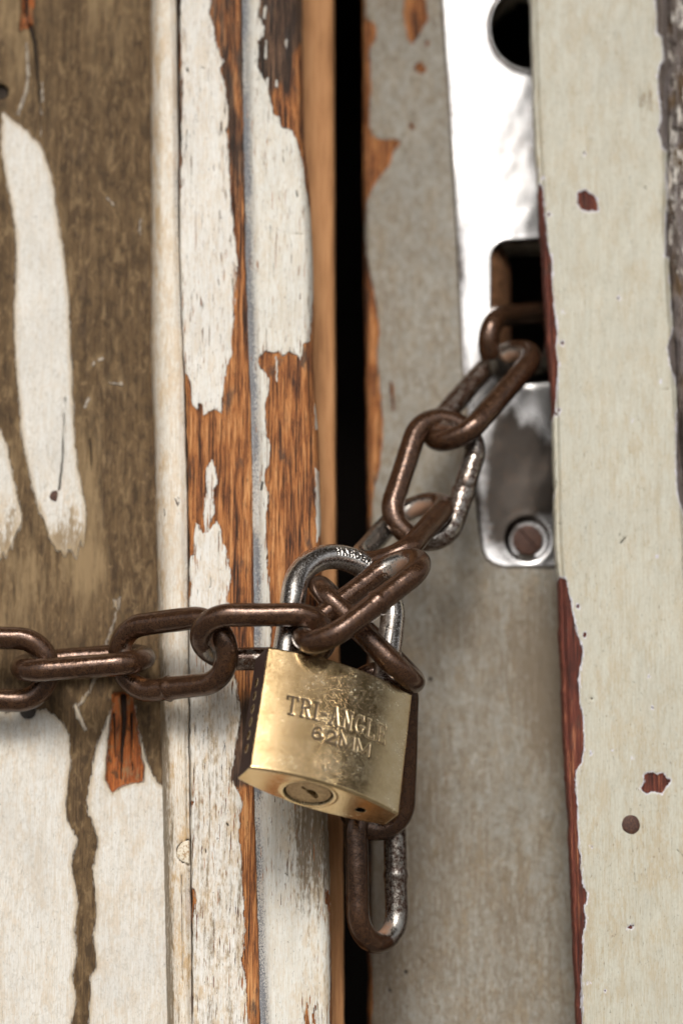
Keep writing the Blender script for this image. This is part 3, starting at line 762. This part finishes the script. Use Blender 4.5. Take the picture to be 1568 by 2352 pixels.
# ------------------------------------------------------------------ nail, plug and hole on the left door
o = lathe('nail', M_rust, left_door, P(128, 1140, 15.2), [(3.0, -1), (2.9, .25), (2.2, .5), (.5, .55)], 28, wob=.05); o['label'] = 'dark rusty nail in the panel'
g = NG('filled_plug')
pn = g.noise(1.1, 5, .6); g.bump(pn, .3)
M_plug = g.fin(g.ramp(pn, [(.35, (.36, .22, .10)), (.5, (.70, .62, .48)), (.7, (.76, .70, .60))]), .6)
o = lathe('filler_plug', M_plug, left_door, P(433, 1957, 2.6), [(4.6, -1.2), (4.5, .25), (4.1, .42), (2, .5), (.5, .5)], 48, wob=.03); o['label'] = 'half round filled plug in the moulding'
xlim = float(P(434.5, 1957, 2.5)[0])
for v_ in o.data.vertices: v_.co.x = min(v_.co.x, xlim)

# ------------------------------------------------------------------ chain
g = NG('brown_patina_steel')
wear = g.attr('wear'); inner = g.attr('inner')
n1 = g.noise(.45, 6, .65); n2 = g.noise(1.7, 5, .65, off=(3, 8, 1)); n3 = g.noise(.16, 3, .5, off=(1, 1, 7)); n4 = g.noise(3.2, 3, .6, off=(9, 4, 4))
col = g.ramp(g.add(g.mul(n1, .5), g.mul(n2, .5)), [(.28, (.020, .010, .006)), (.46, (.064, .030, .016)), (.60, (.108, .053, .026)), (.8, (.22, .11, .05))])
rustm = g.step(g.add(g.add(g.mul(inner, .55), g.mul(n2, .55)), g.mul(n3, .35)), .70, .92)
col = g.mix(rustm, col, g.ramp(n4, [(.3, (.16, .055, .015)), (.55, (.36, .13, .030)), (.8, (.55, .24, .07))]))
bare = g.step(g.add(g.mul(wear, .55), g.add(g.mul(n1, .5), g.mul(n2, .4))), .74, .86)
col = g.mix(g.mul(bare, g.sub(1, g.mul(rustm, .7))), col, (.42, .39, .35))
col = g.mix(g.step(n4, .66, .72, 0, .5), col, (.30, .15, .09))
rough_ = g.mixf(rustm, g.step(n2, .3, .7, .14, .27), .75)
met = g.mixf(rustm, g.mixf(bare, .55, .95), 0.0)
g.put(g.b.inputs['Coat Weight'], g.mul(g.sub(1, rustm), .22)); g.b.inputs['Coat IOR'].default_value = 1.5
g.put(g.b.inputs['Coat Roughness'], g.step(n2, .3, .7, .10, .24))
n5 = g.noise(.30, 3, .5, off=(12, 4, 2))
g.bump(g.add(g.add(g.mul(n2, .05), g.mul(n4, .05)), g.mul(n5, .45)), .9, .7)
M_chain = g.fin(col, rough_, met, .6)

CAMB = np.stack([RGT, -UPV, FWD], 1)      # columns: right, down, away

def link(E1, E2, w, parent, r=4.55, hw=11.9, weld=None, wear=0.0, label=None, sidewear=(0, 0)):
    """one chain link: E1, E2 = (u, v, y mm) ends of the wire's centre line, w = (right, down, away) direction of its width
    weld: (side, t) ring bulge on the bar at side +1 or -1"""
    a = P(*E1); b = P(*E2)
    c = (a + b) / 2; ax = b - a; L = np.linalg.norm(ax); ax = ax / L
    wd = CAMB @ np.array(w, float); wd -= ax * (wd @ ax); wd /= np.linalg.norm(wd)
    nz = np.cross(ax, wd)
    hl = L / 2 * 1e3; st = hl - hw
    pts = []; tag = []
    nb, na = 22, 26
    for i in range(nb): t = i / nb; pts.append((-st + 2 * st * t, hw)); tag.append((1, t, 0))
    for i in range(na):
        th = math.pi / 2 - math.pi * i / na; pts.append((st + hw * math.cos(th), hw * math.sin(th))); tag.append((0, 0, abs(math.cos(th))))
    for i in range(nb): t = i / nb; pts.append((st - 2 * st * t, -hw)); tag.append((-1, 1 - t, 0))
    for i in range(na):
        th = -math.pi / 2 - math.pi * i / na; pts.append((-st + hw * math.cos(th), hw * math.sin(th))); tag.append((0, 0, abs(math.cos(th))))
    pts = np.array(pts); N = len(pts); K = 28
    tan = np.roll(pts, -1, 0) - np.roll(pts, 1, 0); tan /= np.linalg.norm(tan, axis=1)[:, None]
    nor = np.stack([tan[:, 1], -tan[:, 0]], 1)
    outw = np.sign((nor * pts).sum(1)); nor *= np.where(outw == 0, 1, outw)[:, None]
    V = np.zeros((N, K, 3)); W = np.zeros((N, K)); I = np.zeros((N, K))
    sd = int(abs(a[0] * 7919 + a[2] * 104729) * 1000) % 997
    for i in range(N):
        side, t, arc = tag[i]
        rr = r * (1 + .012 * math.sin(i * .35 + sd))
        if weld and side == weld[0]:
            d = (t - weld[1]) * 2 * st
            rr += .75 * math.exp(-(d / .75) ** 2) + (.22 if d > 0 else -.05) * math.exp(-(d / 5.0) ** 2)
        for k in range(K):
            al = 2 * math.pi * k / K
            cn, sn = math.cos(al), math.sin(al)
            rk = rr * (1 + .010 * math.sin(3 * al + i * .22 + sd))
            if arc > .2: rk -= .28 * arc * max(0, -cn) ** 3        # worn where the next link bears
            q = pts[i] + nor[i] * cn * rk
            V[i, k] = c + (ax * q[0] + wd * q[1] + nz * (sn * rk)) * 1e-3
            W[i, k] = wear + .75 * arc * max(0, .2 - cn) + (sidewear[1] if side == sidewear[0] or (side == 0 and pts[i][1] * sidewear[0] > 4) else 0)
            I[i, k] = (max(0, -cn) ** 1.5) * (.35 + .65 * arc)
    idx = np.arange(N * K).reshape(N, K)
    q = np.stack([idx, np.roll(idx, -1, 0), np.roll(np.roll(idx, -1, 0), -1, 1), np.roll(idx, -1, 1)], -1).reshape(-1, 4)
    o = mesh_np('link', V.reshape(-1, 3), q, M_chain, parent, dict(wear=W.ravel(), inner=I.ravel()))
    bm = bmesh.new(); bm.from_mesh(o.data); bmesh.ops.recalc_face_normals(bm, faces=bm.faces); bm.to_mesh(o.data); bm.free()
    if label: o['label'] = label
    return o

chain = thing('chain', 'rusty brown steel chain looped through the padlock and the latch plate', 'chain')
# left run
link((-171, 1531, -2), (112, 1540, -3), (0, 1, .05), chain, hw=12.4)
link((51, 1533, -3), (331, 1511, -5), (0, -.10, 1), chain)
link((276, 1518, -6), (520, 1488, -29), (.05, 1, .10), chain, hw=13.1, weld=(1, .30), wear=.02)
link((463, 1464, -32), (748, 1462, -33), (0, .74, .67), chain, sidewear=(1, .55))
# knot in front of the shackle
link((707, 1474, -46), (951, 1286, -31), (-.22, -.25, 1), chain, hw=12.0, weld=(-1, .5), sidewear=(1, .4))
link((734, 1348, -19), (949, 1566, -21), (.02, -.02, 1), chain, hw=11.9)
# run up to the latch plate
link((984, 1156, 24), (862, 1290, -7), (-.21, -.21, .8), chain, wear=.08, sidewear=(1, .65))
link((1038, 968, 27), (953, 1236, 12), (.93, .30, .10), chain, hw=13.0, weld=(1, .52), wear=.06, sidewear=(1, .55))
link((1195, 805, 44), (1014, 1012, 22), (-.42, -.32, 1), chain, wear=.05, sidewear=(1, .5))
link((1122, 790, 40), (1275, 772, 84), (0, 1, .05), chain, hw=11.0, wear=.15, sidewear=(1, .6))
# loose tail below the padlock
link((874, 1546, -7), (862, 1905, 6), (1, .04, .12), chain, hw=11.0)
link((861, 1846, 6), (868, 2164, 8), (.66, 0, .75), chain, hw=11.6, weld=(1, .52), wear=.02, sidewear=(1, .6))

# ------------------------------------------------------------------ padlock
def rotm(w):
    w = np.array(w); a = np.linalg.norm(w); k = w / a
    K = np.array([[0, -k[2], k[1]], [k[2], 0, -k[0]], [-k[1], k[0], 0]])
    return np.eye(3) + math.sin(a) * K + (1 - math.cos(a)) * K @ K
LR = rotm([-0.35531574, 0.19697351, 0.41623079]); LT = np.array([-0.00570338, -0.03996222, -0.09341375])
LW, LH, LTS, BULGE, RC = 31.0, 25.9, 5.7, 6.3, 0.9
def lock_w(p): return (np.asarray(p) * 1e-3) @ LR.T + LT

padlock = thing('padlock', 'brass padlock hanging tilted on the chain', 'padlock')

GL = {'T': [[(.5, 0), (.5, 1), 1.25], [(0, 1), (1, 1)], [(.02, 1), (.02, .84)], [(.98, 1), (.98, .84)], [(.28, 0), (.72, 0)]],
 'R': [[(.2, 0), (.2, 1), 1.25], [(.04, 0), (.38, 0)], [(.04, 1), (.58, 1), (.78, .92), (.84, .77), (.78, .61), (.58, .53), (.2, .53)], [(.5, .53), (.86, 0), 1.2], [(.76, 0), (1, 0)]],
 'I': [[(.5, 0), (.5, 1), 1.25], [(.26, 0), (.74, 0)], [(.26, 1), (.74, 1)]], '-': [[(.15, .44), (.85, .44), 1.2]],
 'A': [[(.12, 0), (.5, 1)], [(.5, 1), (.88, 0), 1.25], [(.27, .38), (.73, .38)], [(0, 0), (.28, 0)], [(.72, 0), (1, 0)]],
 'N': [[(.15, 0), (.15, 1)], [(.15, 1), (.85, 0), 1.25], [(.85, 0), (.85, 1)], [(0, 1), (.2, 1)], [(.7, 1), (1, 1)], [(0, 0), (.3, 0)]],
 'G': [[(.86, .78), (.72, .95), (.5, 1), (.28, .93), (.13, .72), (.09, .5), (.13, .28), (.28, .07), (.5, 0), (.7, .05), (.84, .16), (.84, .42), 1.05], [(.62, .42), (1, .42)], [(.86, .78), (.86, 1)]],
 'L': [[(.25, 0), (.25, 1), 1.25], [(.08, 1), (.42, 1)], [(.08, 0), (.92, 0)], [(.92, 0), (.92, .2)]],
 'E': [[(.2, 0), (.2, 1), 1.25], [(.04, 1), (.86, 1)], [(.86, 1), (.86, .82)], [(.04, 0), (.92, 0)], [(.92, 0), (.92, .2)], [(.2, .52), (.66, .52)], [(.66, .42), (.66, .62)]],
 'H': [[(.15, 0), (.15, 1)], [(.85, 0), (.85, 1)], [(.15, .5), (.85, .5)]], 'D': [[(.15, 0), (.15, 1), (.55, 1), (.85, .75), (.85, .25), (.55, 0), (.15, 0)]],
 '6': [[(.80, .86), (.62, 1), (.4, .97), (.2, .76), (.11, .45), (.15, .2), (.35, .02), (.55, 0), (.78, .1), (.86, .3), (.76, .5), (.55, .58), (.3, .52), (.14, .34), 1.3]],
 '2': [[(.12, .74), (.2, .93), (.45, 1), (.7, .95), (.82, .78), (.75, .58), (.45, .3), (.1, 0), (.9, 0), (.92, .16), 1.25]],
 'M': [[(.05, 0), (.05, 1), 1.1], [(.05, 1), (.5, .05), 1.3], [(.5, .05), (.95, 1), 1.1], [(.95, 1), (.95, 0), 1.3]]}
def text_strokes(txt, x0, x1, z0, z1, widths=None, gap=.28):
    ws = [(.45 if ch == 'I' else .6 if ch == '-' else 1.25 if ch == 'M' else 1.0) for ch in txt]
    tot = sum(ws) + gap * (len(txt) - 1); k = (x1 - x0) / tot; x = x0; out = []
    for ch, w in zip(txt, ws):
        for s in GL[ch]:
            f = 1.0
            if not isinstance(s[-1], tuple): f = s[-1]; s = s[:-1]
            lo = .26 if ch == 'I' else 0; sc = 1 / .48 if ch == 'I' else 1
            out.append(([(x + (px - lo) * sc * w * k, z0 + pz * (z1 - z0)) for px, pz in s], f))
        x += (w + gap) * k
    return out
def stroke_field(X, Z, strokes, hw):
    d = np.full(X.shape, 9.0)
    for pts, f in strokes:
        xs = [p[0] for p in pts]; zs = [p[1] for p in pts]
        m = (X > min(xs) - 2) & (X < max(xs) + 2) & (Z > min(zs) - 2) & (Z < max(zs) + 2)
        if m.any(): d[m] = np.minimum(d[m], seg_dist(X[m], Z[m], pts, False) - hw * f)
    return d

def face_z(t): return LH - t * 2 * LH
def face_x(s): return -LW + s * 2 * LW
TXT = text_strokes('TRI-ANGLE', face_x(.160), face_x(.828), face_z(.520), face_z(.378)) + \
      text_strokes('62MM', face_x(.330), face_x(.722), face_z(.668), face_z(.573), gap=.22)

g = NG('worn_brass')
tcl = g.mm
eng = g.attr('eng'); side = g.attr('side')
n1 = g.noise(.10, 5, .62); n2 = g.noise(.9, 5, .68, off=(4, 4, 1)); n3 = g.noise(2.4, 4, .6, off=(1, 8, 2)); n4 = g.noise(.28, 4, .6, off=(8, 1, 1))
col = g.ramp(g.add(g.mul(n1, .6), g.mul(n2, .4)), [(.32, (.60, .43, .21)), (.5, (.80, .61, .34)), (.68, (.90, .75, .49))])
col = g.mix(g.step(n2, .60, .70, 0, .35), col, (.30, .19, .08))
col = g.mix(g.step(n3, .70, .76, 0, .7), col, (.85, .72, .46))
shade_l = g.attr('left_shade')  # painted shade: brass browned towards the face's left, where it reflects darker
col = g.mix(g.step(g.add(shade_l, g.mul(g.sub(g.add(n4, g.mul(n2, .5)), .75), 1.4)), .25, .95, 0, .6), col, (.40, .25, .11))
col = g.mix(g.mul(eng, .92), col, (.05, .03, .016))
tarn_refl = g.mul(side, g.step(g.add(n2, g.mul(n4, .4)), .35, .6, .80, 1.0))  # tarnish of the narrow sides
col = g.mix(tarn_refl, col, (.050, .027, .022))
scr = g.noise((.5, .5, 3.5), 3, .6, off=(0, 3, 9), dist=3.5)
g.bump(g.add(g.add(g.mul(n2, .018), g.mul(n3, .030)), g.mul(g.step(scr, .64, .66), -.06)), .6, .45)
ro = g.add(g.step(n2, .3, .7, .12, .24), g.mul(g.step(n1, .4, .65), .05))
hole_shade = g.attr('hole_shade')  # shade painted black into the drilled hole and the cylinder recess
M_brass = g.fin(g.mix(hole_shade, col, (.006, .004, .003)), g.mixf(hole_shade, g.mixf(tarn_refl, ro, .48), 1.0), g.mul(g.mul(g.mixf(tarn_refl, 1.0, .35), g.sub(1, g.mul(eng, .8))), g.sub(1, hole_shade)), g.mixf(hole_shade, .5, 0.0))

def lock_body():
    hx, hy, hz = LW, LTS, LH
    edge = [0, .12, .3, .55, .8, 1.0]
    def axis(h, stp):
        core = np.arange(-h + RC, h - RC + 1e-6, stp); core = np.linspace(-h + RC, h - RC, len(core))
        return np.concatenate([[-h + RC * e for e in edge[:-1]], core, [h - RC * e for e in reversed(edge[:-1])]])
    xs = axis(hx, .22); zs = axis(hz, .26); ys = axis(hy, .15)
    V = []; Q = []; A = dict(eng=[], side=[], left_shade=[], hole_shade=[]); off = 0
    cyl_c, cyl_r = (-4.2, 0.0), 9.2
    def add(X, Y, Z, kind, flip):
        nonlocal off
        sh = X.shape
        p = np.stack([X, Y, Z], -1)
        hh = np.array([hx, hy, hz]) - RC
        q = np.clip(p, -hh, hh); d = p - q
        dn = np.linalg.norm(d, axis=-1, keepdims=True)
        p = q + RC * d / np.maximum(dn, 1e-9)
        en = np.zeros(sh); si = np.zeros(sh); dp = np.zeros(sh)
        x, y, z = p[..., 0], p[..., 1].copy(), p[..., 2].copy()
        bul = BULGE * (1 - (x / hx) ** 2)
        if kind == 'front':
            f = stroke_field(x, z, TXT, .29)
            en = sm(.20, -.04, f)
            y = y + .30 * sm(.18, -.20, f)
            y = y + .035 * vnoise(x / 11, z / 11, 5)
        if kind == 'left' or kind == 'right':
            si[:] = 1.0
            for kz in range(6):                                   # small bright pins down the narrow side
                zc = 12.5 - kz * 5.6
                e = 1 - np.hypot(y / 1.5, (z - zc) / 1.9)
                si -= sm(-.1, .15, e)
                x = x + (-1 if kind == 'left' else 1) * .25 * sm(-.1, .2, e)
            si = np.clip(si, 0, 1)
        if kind == 'bottom':
            rr = np.hypot(x - cyl_c[0], (y * (1 + bul / hy)) - cyl_c[1])
            z = z + 9.0 * sm(cyl_r + .15, cyl_r - .15, rr)
            ridge = np.exp(-((rr - cyl_r - 1.3) / .5) ** 2)
            z = z - .18 * ridge
            r2 = np.hypot(x - 17.5, (y * (1 + bul / hy)) + .2)
            z = z + 7.0 * sm(1.8, 1.55, r2)
            en = .6 * sm(.5, .0, np.abs(rr - cyl_r)); dp = np.maximum(sm(2.1, 1.9, r2), sm(cyl_r + .25, cyl_r + .05, rr))
        y = y * (1 + bul / hy) if kind not in ('front',) else y - bul * np.abs(p[..., 1]) / hy
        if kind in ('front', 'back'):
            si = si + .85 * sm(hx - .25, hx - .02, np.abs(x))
        V.append(lock_w(np.stack([x, y, z], -1).reshape(-1, 3)))
        A['hole_shade'].append(dp.ravel()); A['left_shade'].append((np.clip(.55 - x / 30, 0, 1) * (1.0 if kind == 'front' else 0.1)).ravel()); A['eng'].append(en.ravel()); A['side'].append(np.clip(si, 0, 1).ravel())
        n0, n1 = sh
        i = np.arange(n0 * n1).reshape(n0, n1) + off
        q4 = np.stack([i[:-1, :-1], i[:-1, 1:], i[1:, 1:], i[1:, :-1]], -1).reshape(-1, 4)
        Q.append(q4[:, ::-1] if flip else q4); off += n0 * n1
    X, Z = np.meshgrid(xs, zs)
    add(X, np.full(X.shape, -hy), Z, 'front', False)
    add(X, np.full(X.shape, hy), Z, 'back', True)
    Y, Z = np.meshgrid(ys, zs)
    add(np.full(Y.shape, -hx), Y, Z, 'left', True)
    add(np.full(Y.shape, hx), Y, Z, 'right', False)
    X, Y = np.meshgrid(xs, ys)
    add(X, Y, np.full(X.shape, hz), 'top', False)
    add(X, Y, np.full(X.shape, -hz), 'bottom', True)
    V = np.concatenate(V); Q = np.concatenate(Q)
    o = mesh_np('body', V, Q, M_brass, padlock, {k: np.concatenate(a) for k, a in A.items()})
    bm = bmesh.new(); bm.from_mesh(o.data)
    bmesh.ops.remove_doubles(bm, verts=bm.verts, dist=4e-6)
    bm.to_mesh(o.data); bm.free()
    o.data.polygons.foreach_set('use_smooth', [True] * len(o.data.polygons))
    o['label'] = 'brass body stamped TRI-ANGLE 62MM'
    return cyl_c, cyl_r
cyl_c, cyl_r = lock_body()

g = NG('cylinder_brass')
n2 = g.noise(.8, 5, .6)
M_cyl = g.fin(g.mix(g.mul(g.attr('eng'), .9), g.ramp(n2, [(.3, (.24, .16, .08)), (.6, (.42, .30, .16)), (.8, (.55, .42, .24))]), (.012, .008, .005)), .34, g.sub(1, g.mul(g.attr('eng'), .9)))
def cylinder():
    # keyed plug: polar grid with the keyway sunk into it
    R, N = 60, 120; r1 = cyl_r - .55
    rr = np.concatenate([np.linspace(0, r1 - .3, R), [r1 - .12, r1, r1]])
    hh = np.concatenate([np.zeros(R), [.08, .3, 1.6]])
    A = np.linspace(0, 2 * np.pi, N, endpoint=False)
    RR, AA = np.meshgrid(rr, A, indexing='ij')
    x = RR * np.cos(AA); y = RR * np.sin(AA)
    key = [((-3.6, -2.6), (-2.2, -1.5)), ((-2.2, -1.5), (-.2, -1.6)), ((-.2, -1.6), (1.6, -.4)), ((1.6, -.4), (3.6, 1.2))]
    f = np.full(x.shape, 9.0)
    for a, b in key: f = np.minimum(f, seg_dist(x, y, [a, b], False) - .42)
    blob = [(-.6, -2.3), (1.4, -2.2), (3.0, -.9), (4.6, 1.5), (4.4, 2.9), (3.0, 2.2), (1.0, .8), (-.9, .1)]
    f = np.minimum(f, -sdf(x, y, blob, 30))
    z = -LH + .62 + np.repeat(hh[:, None], N, 1) + 6.5 * sm(.12, -.18, f)
    z = z + .10 * np.exp(-((RR - 7.2) / .18) ** 2)
    Vt = lock_w(np.stack([x + cyl_c[0], y + cyl_c[1], z], -1).reshape(-1, 3))
    i = np.arange(len(rr) * N).reshape(len(rr), N)
    q = np.stack([i[:-1], i[1:], np.roll(i[1:], -1, 1), np.roll(i[:-1], -1, 1)], -1).reshape(-1, 4)
    o = mesh_np('lock_cylinder', Vt, q, M_cyl, padlock, dict(eng=sm(.1, -.5, f).ravel()))
    bm = bmesh.new(); bm.from_mesh(o.data); bmesh.ops.remove_doubles(bm, verts=bm.verts, dist=1e-6); bm.to_mesh(o.data); bm.free()
    o.data.polygons.foreach_set('use_smooth', [True] * len(o.data.polygons))
    o['label'] = 'round lock cylinder with keyhole'
cylinder()

g = NG('worn_plated_steel')
n1 = g.noise(.5, 5, .65); n2 = g.noise(1.9, 5, .65, off=(4, 1, 1)); n3 = g.noise((.12, .12, .12), 3, .5)
eng = g.attr('eng'); inn = g.attr('inner')
col = g.ramp(n1, [(.3, (.42, .37, .33)), (.5, (.62, .58, .54)), (.7, (.78, .76, .73))])
br = g.step(g.add(g.add(g.mul(inn, .38), g.mul(n2, .6)), g.mul(n3, .35)), .70, .90)
col = g.mix(br, col, (.085, .055, .035))
col = g.mix(g.mul(eng, .85), col, (.03, .025, .022))
g.bump(g.add(g.mul(n2, .05), g.mul(g.step(n2, .62, .7), -.06)), .7, .5)
M_shackle = g.fin(col, g.mixf(br, g.step(n2, .3, .7, .17, .30), .5), g.mixf(br, 1.0, .4))
def shackle():
    R, r, h = 21.3, 4.95, 31.6
    st = .5
    n_leg = 40
    path = [(-R, t) for t in np.linspace(-9, h, n_leg)]
    na = 420
    path += [(-R * math.cos(t), h + R * math.sin(t)) for t in np.linspace(0, math.pi, na)[1:]]
    path += [(R, t) for t in np.linspace(h, -9, n_leg)[1:]]
    path = np.array(path); N = len(path); K = 130
    tan = np.gradient(path, axis=0); tan /= np.linalg.norm(tan, axis=1)[:, None]
    nor = np.stack([-tan[:, 1], tan[:, 0]], 1)                 # outward
    al = np.linspace(0, 2 * np.pi, K, endpoint=False)
    arc = np.concatenate([[0], np.cumsum(np.linalg.norm(np.diff(path, axis=0), axis=1))])
    mid = arc[n_leg + na // 2 - 1]
    A, Al = np.meshgrid(arc - mid, al, indexing='ij')
    wrap = (Al + np.pi) % (2 * np.pi) - np.pi
    # lettering runs along the upper front of the bow; alpha: 0 outward, +pi/2 towards the viewer
    f = stroke_field(A, -(wrap - 1.15) * r, text_strokes('HARDENED', -8.5, 12.5, -1.25, 1.25), .13) if False else \
        stroke_field(A, -(wrap - 1.55) * r, text_strokes('HARDENED', -8.0, 13.5, -1.35, 1.35), .25)
    rk = r * (1 + .006 * np.sin(A * .5)) - .30 * sm(.15, -.15, f)
    cn = np.cos(Al) * rk; sn = np.sin(Al) * rk
    X = path[:, 0][:, None] + nor[:, 0][:, None] * cn
    Z = path[:, 1][:, None] + nor[:, 1][:, None] * cn + LH
    Y = -sn
    Vt = lock_w(np.stack([X, Y, Z], -1).reshape(-1, 3))
    i = np.arange(N * K).reshape(N, K)
    q = np.stack([i[:-1], i[1:], np.roll(i[1:], -1, 1), np.roll(i[:-1], -1, 1)], -1).reshape(-1, 4)
    o = mesh_np('shackle', Vt, q[:, ::-1], M_shackle, padlock, dict(eng=sm(.14, -.06, f).ravel(), inner=np.maximum(0, -np.cos(Al)).ravel()))
    o['label'] = 'worn steel shackle stamped HARDENED'
shackle()
